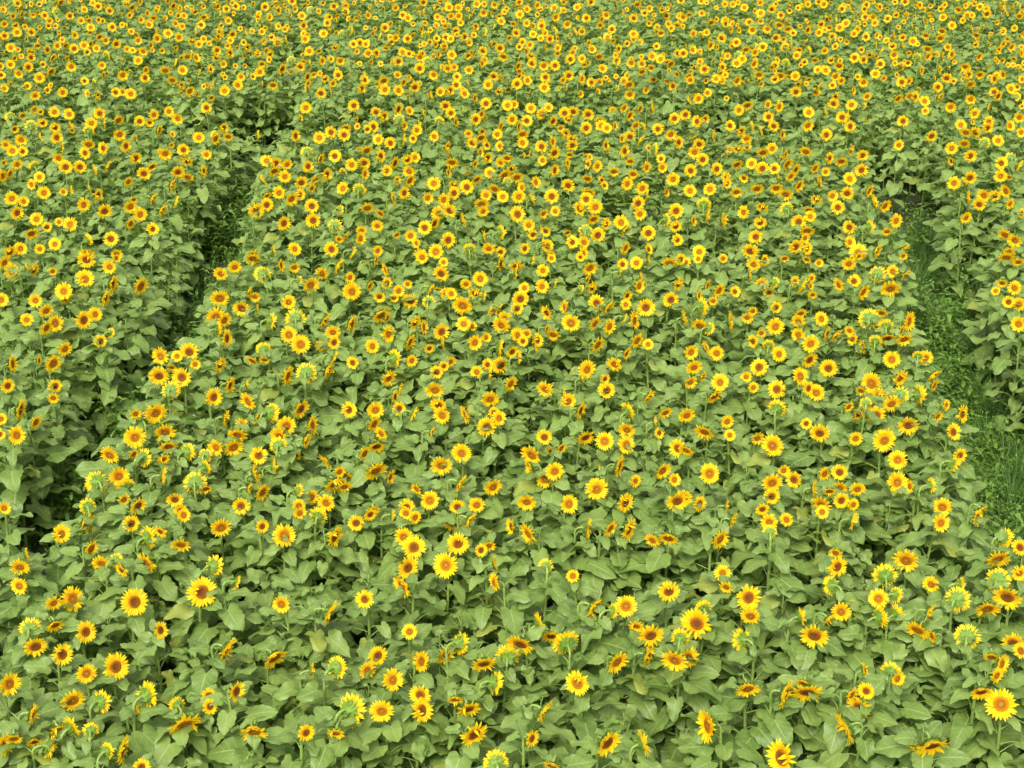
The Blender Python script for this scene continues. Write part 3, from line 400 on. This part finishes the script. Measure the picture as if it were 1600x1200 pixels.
def plant_pose(px, py, S, code, hz=None, azim=None):
    hz = hz or 1.60 + rng.uniform(-.08, .08)
    P, t = unproj(px, py, hz)
    D = max(.11, min(.30, S * (1.12 + .10 * (py < 330)) * t / FPX)) if code != 's' else .07
    pi = rng.choices(range(4), PT[code])[0]; si = rng.randrange(NS); az, sp = AZ[code]
    az = R(azim if azim is not None else az + rng.uniform(-sp, sp)) + math.atan2(-P.x, P.y)
    tilt = (R(rng.uniform(-4, 4)), R(rng.uniform(-4, 4)))
    e, f = NECK[(PITCHES[pi], si)]
    rot = (Euler((tilt[0], tilt[1], 0)).to_matrix().to_4x4()).to_3x3() @ Matrix.Rotation(az, 3, 'Z')
    k = hz / (e.z + .12 * f.z * .3)
    for _ in range(3):
        off = rot @ (e + f * (.30 * D / 2 / k)); k = hz / off.z
    root = P - off * k
    return dict(px=px, py=py, S=S, code=code, D=D, k=k, root=Vector((root.x, root.y, 0)), rot=rot.to_euler(), pi=pi, si=si, hz=hz, P=P)
poses = [plant_pose(*b) for b in blooms]

# ------------------------------------------------------------------ the 300 that show largest: plants of their own
SIZE_ORDER = sorted(range(len(poses)), key=lambda i: -poses[i]['S'])
OWN = [poses[i] for i in SIZE_ORDER if poses[i]['code'] != 's'][:300]
own_ids = {id(p) for p in OWN}
FACE = dict(F="open-faced", f="right-turned", g="left-turned", d="nodding", D="drooping", R="half right-turned", L="half left-turned",
            r="nearly side-on", l="left-leaning side-on", e="upright side-on", B="green-backed", q="away-turned", p="left away-turned")
LOOK = dict(F="facing the viewer", f="turned slightly right", g="turned slightly left", d="face nodding a little", D="face drooping down",
            R="turned half right", L="turned half left", r="almost side-on", l="almost side-on", e="side-on", B="back to the viewer", q="turned away rightwards", p="turned away leftwards")
ORD = ["", "first", "second", "third", "fourth", "fifth", "sixth", "seventh", "eighth", "ninth", "tenth", "eleventh", "twelfth"]
def zone(p):
    rows = ["along the bottom edge", "in the lowest quarter", "just below mid-height", "around mid-height", "above mid-height"]
    r = 0 if p['py'] > 1080 else 1 if p['py'] > 900 else 2 if p['py'] > 720 else 3 if p['py'] > 540 else 4
    cols = ["far left", "left of centre", "centre", "right of centre", "far right"]; return (rows[r], cols[min(4, int(p['px'] / 320))])
def label_all():
    gr = {}
    for p in OWN:
        sz = "large" if p['D'] > .235 else "small" if p['D'] < .17 else "medium"
        p['sz'] = sz; gr.setdefault((p['code'], sz, zone(p)), []).append(p)
    for (code, sz, z), ps in gr.items():
        ps.sort(key=lambda p: p['px']); n = len(ps)
        for i, p in enumerate(ps):
            nearest = "beside the left path" if p['px'] < 330 - .33 * (p['py'] - 500) and p['px'] > 120 - .33 * (p['py'] - 500) else ""
            w = f"{sz} {FACE[code]} sunflower"
            place = f"{z[0]}, {z[1]}"
            if n > 1:
                o = "leftmost" if i == 0 else "rightmost" if i == n - 1 else ORD[i + 1] + " from left"
                p['label'] = f"{w}, {o} of {'the pair' if n == 2 else 'those'} {place}"
            else: p['label'] = f"{w}, only such bloom {place}"
label_all()
def shared(mbs, name): return [m.mesh(name) for m in mbs]
FOL_M = shared(FOL, "foliage"); PET_M = shared(PET, "petal_ring"); DSC_M = shared(DSC, "disc"); BRC_M = shared(BRC, "flower_head")
STM_M = {k: v.mesh("stem") for k, v in STM.items()}
def part(name, me, parent, mtx=Matrix()):
    o = bpy.data.objects.new(name, me); COL.objects.link(o); o.parent = parent; o.matrix_local = mtx; return o
def sunflower(p):
    r = bpy.data.objects.new("sunflower", None); COL.objects.link(r); r.empty_display_size = .1
    r.location = p['root']; r.rotation_euler = p['rot']; r.scale = (p['k'],) * 3
    r['label'] = p['label']; r['category'] = 'sunflower'; r['group'] = 'sunflowers in bloom in the field'
    e, f = NECK[(PITCHES[p['pi']], p['si'])]; s = p['D'] / 2 / p['k']
    part("stem", STM_M[(PITCHES[p['pi']], p['si'])], r)
    part("foliage", rng.choice(FOL_M), r, Matrix.Rotation(rng.random() * 6.28, 4, 'Z'))
    h = part("flower_head", rng.choice(BRC_M), r, Matrix.Translation(e + f * .30 * s) @ head_rot(PITCHES[p['pi']], 0) @ Matrix.Scale(s, 4))
    part("petal_ring", rng.choice(PET_M), h, Matrix.Rotation(rng.random() * 6.28, 4, 'Z'))
    part("disc", rng.choice(DSC_M), h, Matrix.Rotation(rng.random() * 6.28, 4, 'Z'))
for p in OWN: sunflower(p)

# ------------------------------------------------------------------ scattering: one object whose points carry real plants
def scatter(name, variants, pts, label, cat):
    """pts: (x, y, z, variant, euler, scale)"""
    vc = bpy.data.collections.new(name + "_kinds")
    for i, m in enumerate(variants): vc.objects.link(bpy.data.objects.new("%s_kind_%03d" % (name, i), m))
    me = bpy.data.meshes.new(name); me.from_pydata([p[:3] for p in pts], [], [])
    a = me.attributes.new('vi', 'INT', 'POINT'); a.data.foreach_set('value', [p[3] for p in pts])
    a = me.attributes.new('rot', 'FLOAT_VECTOR', 'POINT'); a.data.foreach_set('vector', np.array([tuple(p[4]) for p in pts], np.float32).ravel())
    a = me.attributes.new('scl', 'FLOAT', 'POINT'); a.data.foreach_set('value', [p[5] for p in pts])
    o = bpy.data.objects.new(name, me); COL.objects.link(o)
    ng = bpy.data.node_groups.new(name, 'GeometryNodeTree')
    ng.interface.new_socket("Geometry", in_out='INPUT', socket_type='NodeSocketGeometry'); ng.interface.new_socket("Geometry", in_out='OUTPUT', socket_type='NodeSocketGeometry')
    N = ng.nodes; gi = N.new("NodeGroupInput"); go = N.new("NodeGroupOutput"); ip = N.new("GeometryNodeInstanceOnPoints"); ci = N.new("GeometryNodeCollectionInfo")
    ci.inputs['Collection'].default_value = vc; ci.inputs['Separate Children'].default_value = True; ci.inputs['Reset Children'].default_value = True
    def na(n, t): q = N.new("GeometryNodeInputNamedAttribute"); q.data_type = t; q.inputs['Name'].default_value = n; return q.outputs['Attribute']
    er = N.new("FunctionNodeEulerToRotation"); L = ng.links
    L.new(gi.outputs[0], ip.inputs['Points']); L.new(ci.outputs[0], ip.inputs['Instance']); ip.inputs['Pick Instance'].default_value = True
    L.new(na('vi', 'INT'), ip.inputs['Instance Index']); L.new(na('rot', 'FLOAT_VECTOR'), er.inputs[0]); L.new(er.outputs[0], ip.inputs['Rotation'])
    L.new(na('scl', 'FLOAT'), ip.inputs['Scale']); L.new(ip.outputs[0], go.inputs[0])
    md = o.modifiers.new("scatter", 'NODES'); md.node_group = ng
    o['kind'] = 'stuff'; o['label'] = label; o['category'] = cat; return o

SIZES = (.15, .185, .22, .26)
variants, vrng = [], random.Random(9)
for pi in range(4):
    for sz in SIZES:
        for r_ in range(3):
            si = vrng.randrange(NS); mb = MB(); e, f = NECK[(PITCHES[pi], si)]; s = sz / 2 / 1.04
            mb.merge(STM[(PITCHES[pi], si)]); mb.merge(vrng.choice(FOL), Matrix.Rotation(vrng.random() * 6.28, 4, 'Z'))
            H = Matrix.Translation(e + f * .30 * s) @ head_rot(PITCHES[pi], 0) @ Matrix.Scale(s, 4)
            mb.merge(vrng.choice(BRC), H); mb.merge(vrng.choice(PET), H @ Matrix.Rotation(vrng.random() * 6.28, 4, 'Z')); mb.merge(vrng.choice(DSC), H)
            variants.append((pi, si, sz, mb.mesh("sunflower_mass_kind")))
LEAFY0 = len(variants)
straight = MB(); tube(straight, [Vector((0, 0, 0)), Vector((.01, 0, .7)), Vector((0, 0, STEM_H))], [.014, .012, .006], 6, .5, M_STEM)
for i in range(NF):
    mb = MB(); mb.merge(straight); mb.merge(FOL[i], Matrix.Rotation(i * 1.1, 4, 'Z')); variants.append((0, 0, 0, mb.mesh("sunflower_leafy_kind")))
pts = []
def add_mass(p):
    w = p['D'] / p['k'] * 1.04; si_ = min(range(4), key=lambda i: abs(SIZES[i] - w))
    vi = p['pi'] * 12 + si_ * 3 + rng.randrange(3)
    pts.append((p['root'].x, p['root'].y, 0, vi, p['rot'], p['k']))
for p in poses:
    if id(p) not in own_ids: add_mass(p)
occ = {}
def put(x, y): occ.setdefault((int(x // .5), int(y // .5)), []).append((x, y))
def near(x, y, d):
    for i in (-1, 0, 1):
        for j in (-1, 0, 1):
            for q in occ.get((int(x // .5) + i, int(y // .5) + j), ()):
                if (q[0] - x) ** 2 + (q[1] - y) ** 2 < d * d: return True
    return False
for p in poses: put(p['root'].x, p['root'].y)
CELL = .37
y = 5.6
while y < 62:
    hw = .36 * (y + 3) + 2.2; x = -hw
    while x < hw:
        qx, qy = x + rng.uniform(-.17, .17), y + rng.uniform(-.17, .17); x += CELL
        if clear(qx, qy) or near(qx, qy, .21): continue
        if 5.5 < qx < 8.2 and 27 < qy < 30 and rng.random() < .35: continue      # thin stand at the end of the right path
        put(qx, qy)
        # far off, where single blooms run together, part of the growth between carries blooms as well
        pb = 0.0 if qy < 24 else .12 if qy < 31 else .50 if qy < 35.5 else .42 if qy < 40 else .68
        if rng.random() < pb:
            pi = rng.choices(range(4), (.2, .3, .3, .2))[0]; sz = rng.choices(range(4), (.3, .4, .22, .08))[0]; vi = pi * 12 + sz * 3 + rng.randrange(3)
            az = math.atan2(-qx, qy) + rng.gauss(.35, .9)
            pts.append((qx, qy, 0, vi, (R(rng.uniform(-4, 4)), R(rng.uniform(-4, 4)), az), rng.uniform(.90, 1.02)))
        else:
            if rng.random() < .08: continue
            pts.append((qx, qy, 0, LEAFY0 + rng.randrange(NF), (R(rng.uniform(-6, 6)), R(rng.uniform(-6, 6)), rng.random() * 6.28), rng.uniform(.76, .94)))
    y += CELL
scatter("sunflowers", [v[3] for v in variants], pts, "dense mass of smaller and farther sunflowers filling the field to the top edge", "sunflowers")

# the big flowerless plant that rises above the blooms
for (px, py, nm_, lb) in ((1035, 112, "leafy_plant", "tall leafy plant without a bloom, standing above the sunflowers right of top centre"),
                          (1052, 150, "leafy_plant", "broad leafy plant without a bloom, just in front of the taller flowerless one")):
    P, t = unproj(px, py, 1.85 if py < 120 else 1.6); r = bpy.data.objects.new(nm_, None); COL.objects.link(r); r.location = (P.x, P.y, 0)
    k = P.z / STEM_H; r.scale = (k,) * 3; r['label'] = lb; r['category'] = 'plant'
    part("stem", straight.mesh("stem"), r); part("foliage", foliage(900 + px, n=18, big=1.35).mesh("foliage"), r)

# ------------------------------------------------------------------ weeds and grass on the paths and under the sunflowers
def herb(seed):
    g = random.Random(seed); mb = MB()
    for s_ in range(g.randint(4, 6)):
        h = g.uniform(.2, .7); a = g.random() * 6.28; b = Vector((g.uniform(-.12, .12), g.uniform(-.12, .12), 0)); ln = Vector((math.cos(a), math.sin(a), 0)) * h * g.uniform(.1, .45)
        P = [b, b + ln * .3 + Vector((0, 0, h * .5)), b + ln + Vector((0, 0, h))]; tube(mb, P, [.004, .003, .002], 3, .4, M_WEED)
        for k in range(9):
            q = .2 + .8 * k / 8; c = P[0].lerp(P[1], q * 2) if q < .5 else P[1].lerp(P[2], q * 2 - 1)
            for sgn in (0, math.pi):
                ph = k * 1.6 + sgn + g.uniform(-.3, .3); o = Vector((math.cos(ph), math.sin(ph), g.uniform(-.25, .5))).normalized(); L = g.uniform(.045, .115) * (1.15 - q * .5)
                blade(mb, c + o * .01, frame(o), L, g, M_WEED, wid=.30, rows=4, cols=2, droop=g.uniform(.3, 1.1), heart=0, fold=.3)
    return mb.mesh("herb_kind")
def tuft(seed):
    g = random.Random(seed); mb = MB()
    for k in range(26):
        a = g.random() * 6.28; o = Vector((math.cos(a), math.sin(a), 0)); sd_ = Vector((-o.y, o.x, 0)); p = o * g.uniform(0, .07); L = g.uniform(.28, .75); e = R(g.uniform(60, 88)); w = g.uniform(.003, .0065)
        v, f, u = [], [], []
        for j in range(5):
            ww = w * (1 - (j / 4) ** 2 * .95); v += [p - sd_ * ww, p + sd_ * ww]; u += [(0, j / 4), (1, j / 4)]
            p = p + (o * math.cos(e) + Vector((0, 0, 1)) * math.sin(e)) * L / 4; e -= g.uniform(.15, .55)
        for j in range(4): f.append((2 * j, 2 * j + 1, 2 * j + 3, 2 * j + 2))
        mb.add(v, f, u, g.random(), M_GRASS)
    return mb.mesh("grass_kind")
hp, gp = [], []
for poly in PATHS:
    xs = [q[0] for q in poly]; ys = [q[1] for q in poly]; ar = (max(xs) - min(xs)) * (max(ys) - min(ys))
    for _ in range(int(ar * 80)):
        x, y = rng.uniform(min(xs) - .2, max(xs) + .2), rng.uniform(min(ys) - .2, max(ys) + .2)
        if not (inside((x, y), poly) or inside((x - .15, y), poly) or inside((x + .15, y), poly)): continue
        if x > 0 and y > 25.6: continue
        gut = x > 0 and not inside((x + .55, y), poly)        # beside the right plot the path is long grass, beside the middle plot leafy weeds
        grassy = .92 if gut else (.5 if (x > 3 and y > 22) else .12)
        clump = .5 + .5 * math.sin(x * 3.1 + 1.7 * math.sin(y * 1.9)) * math.sin(y * 1.3 + x)
        if rng.random() < grassy + .3 * (clump - .5):
            if rng.random() < .9: gp.append((x, y, 0, rng.randrange(5), (0, 0, rng.random() * 6.28), rng.uniform(.6, 1.25)))
        elif rng.random() < .08 + .62 * clump * clump: hp.append((x, y, 0, rng.randrange(6), (0, 0, rng.random() * 6.28), rng.uniform(.6, 1.3) * (.65 + .75 * clump)))
for _ in range(2600):      # thin growth on the soil between the stalks
    y = rng.uniform(6, 34); hw = .36 * (y + 3) + 1.5; x = rng.uniform(-hw, hw)
    (hp if rng.random() < .4 else gp).append((x, y, 0, rng.randrange(5), (0, 0, rng.random() * 6.28), rng.uniform(.4, .8)))
scatter("weeds", [herb(i) for i in range(6)], hp, "bright green leafy weeds growing on both paths between the sunflower plots", "weeds")
scatter("grass", [tuft(i) for i in range(5)], gp, "long grass blades growing on the paths between the sunflower plots", "grass")
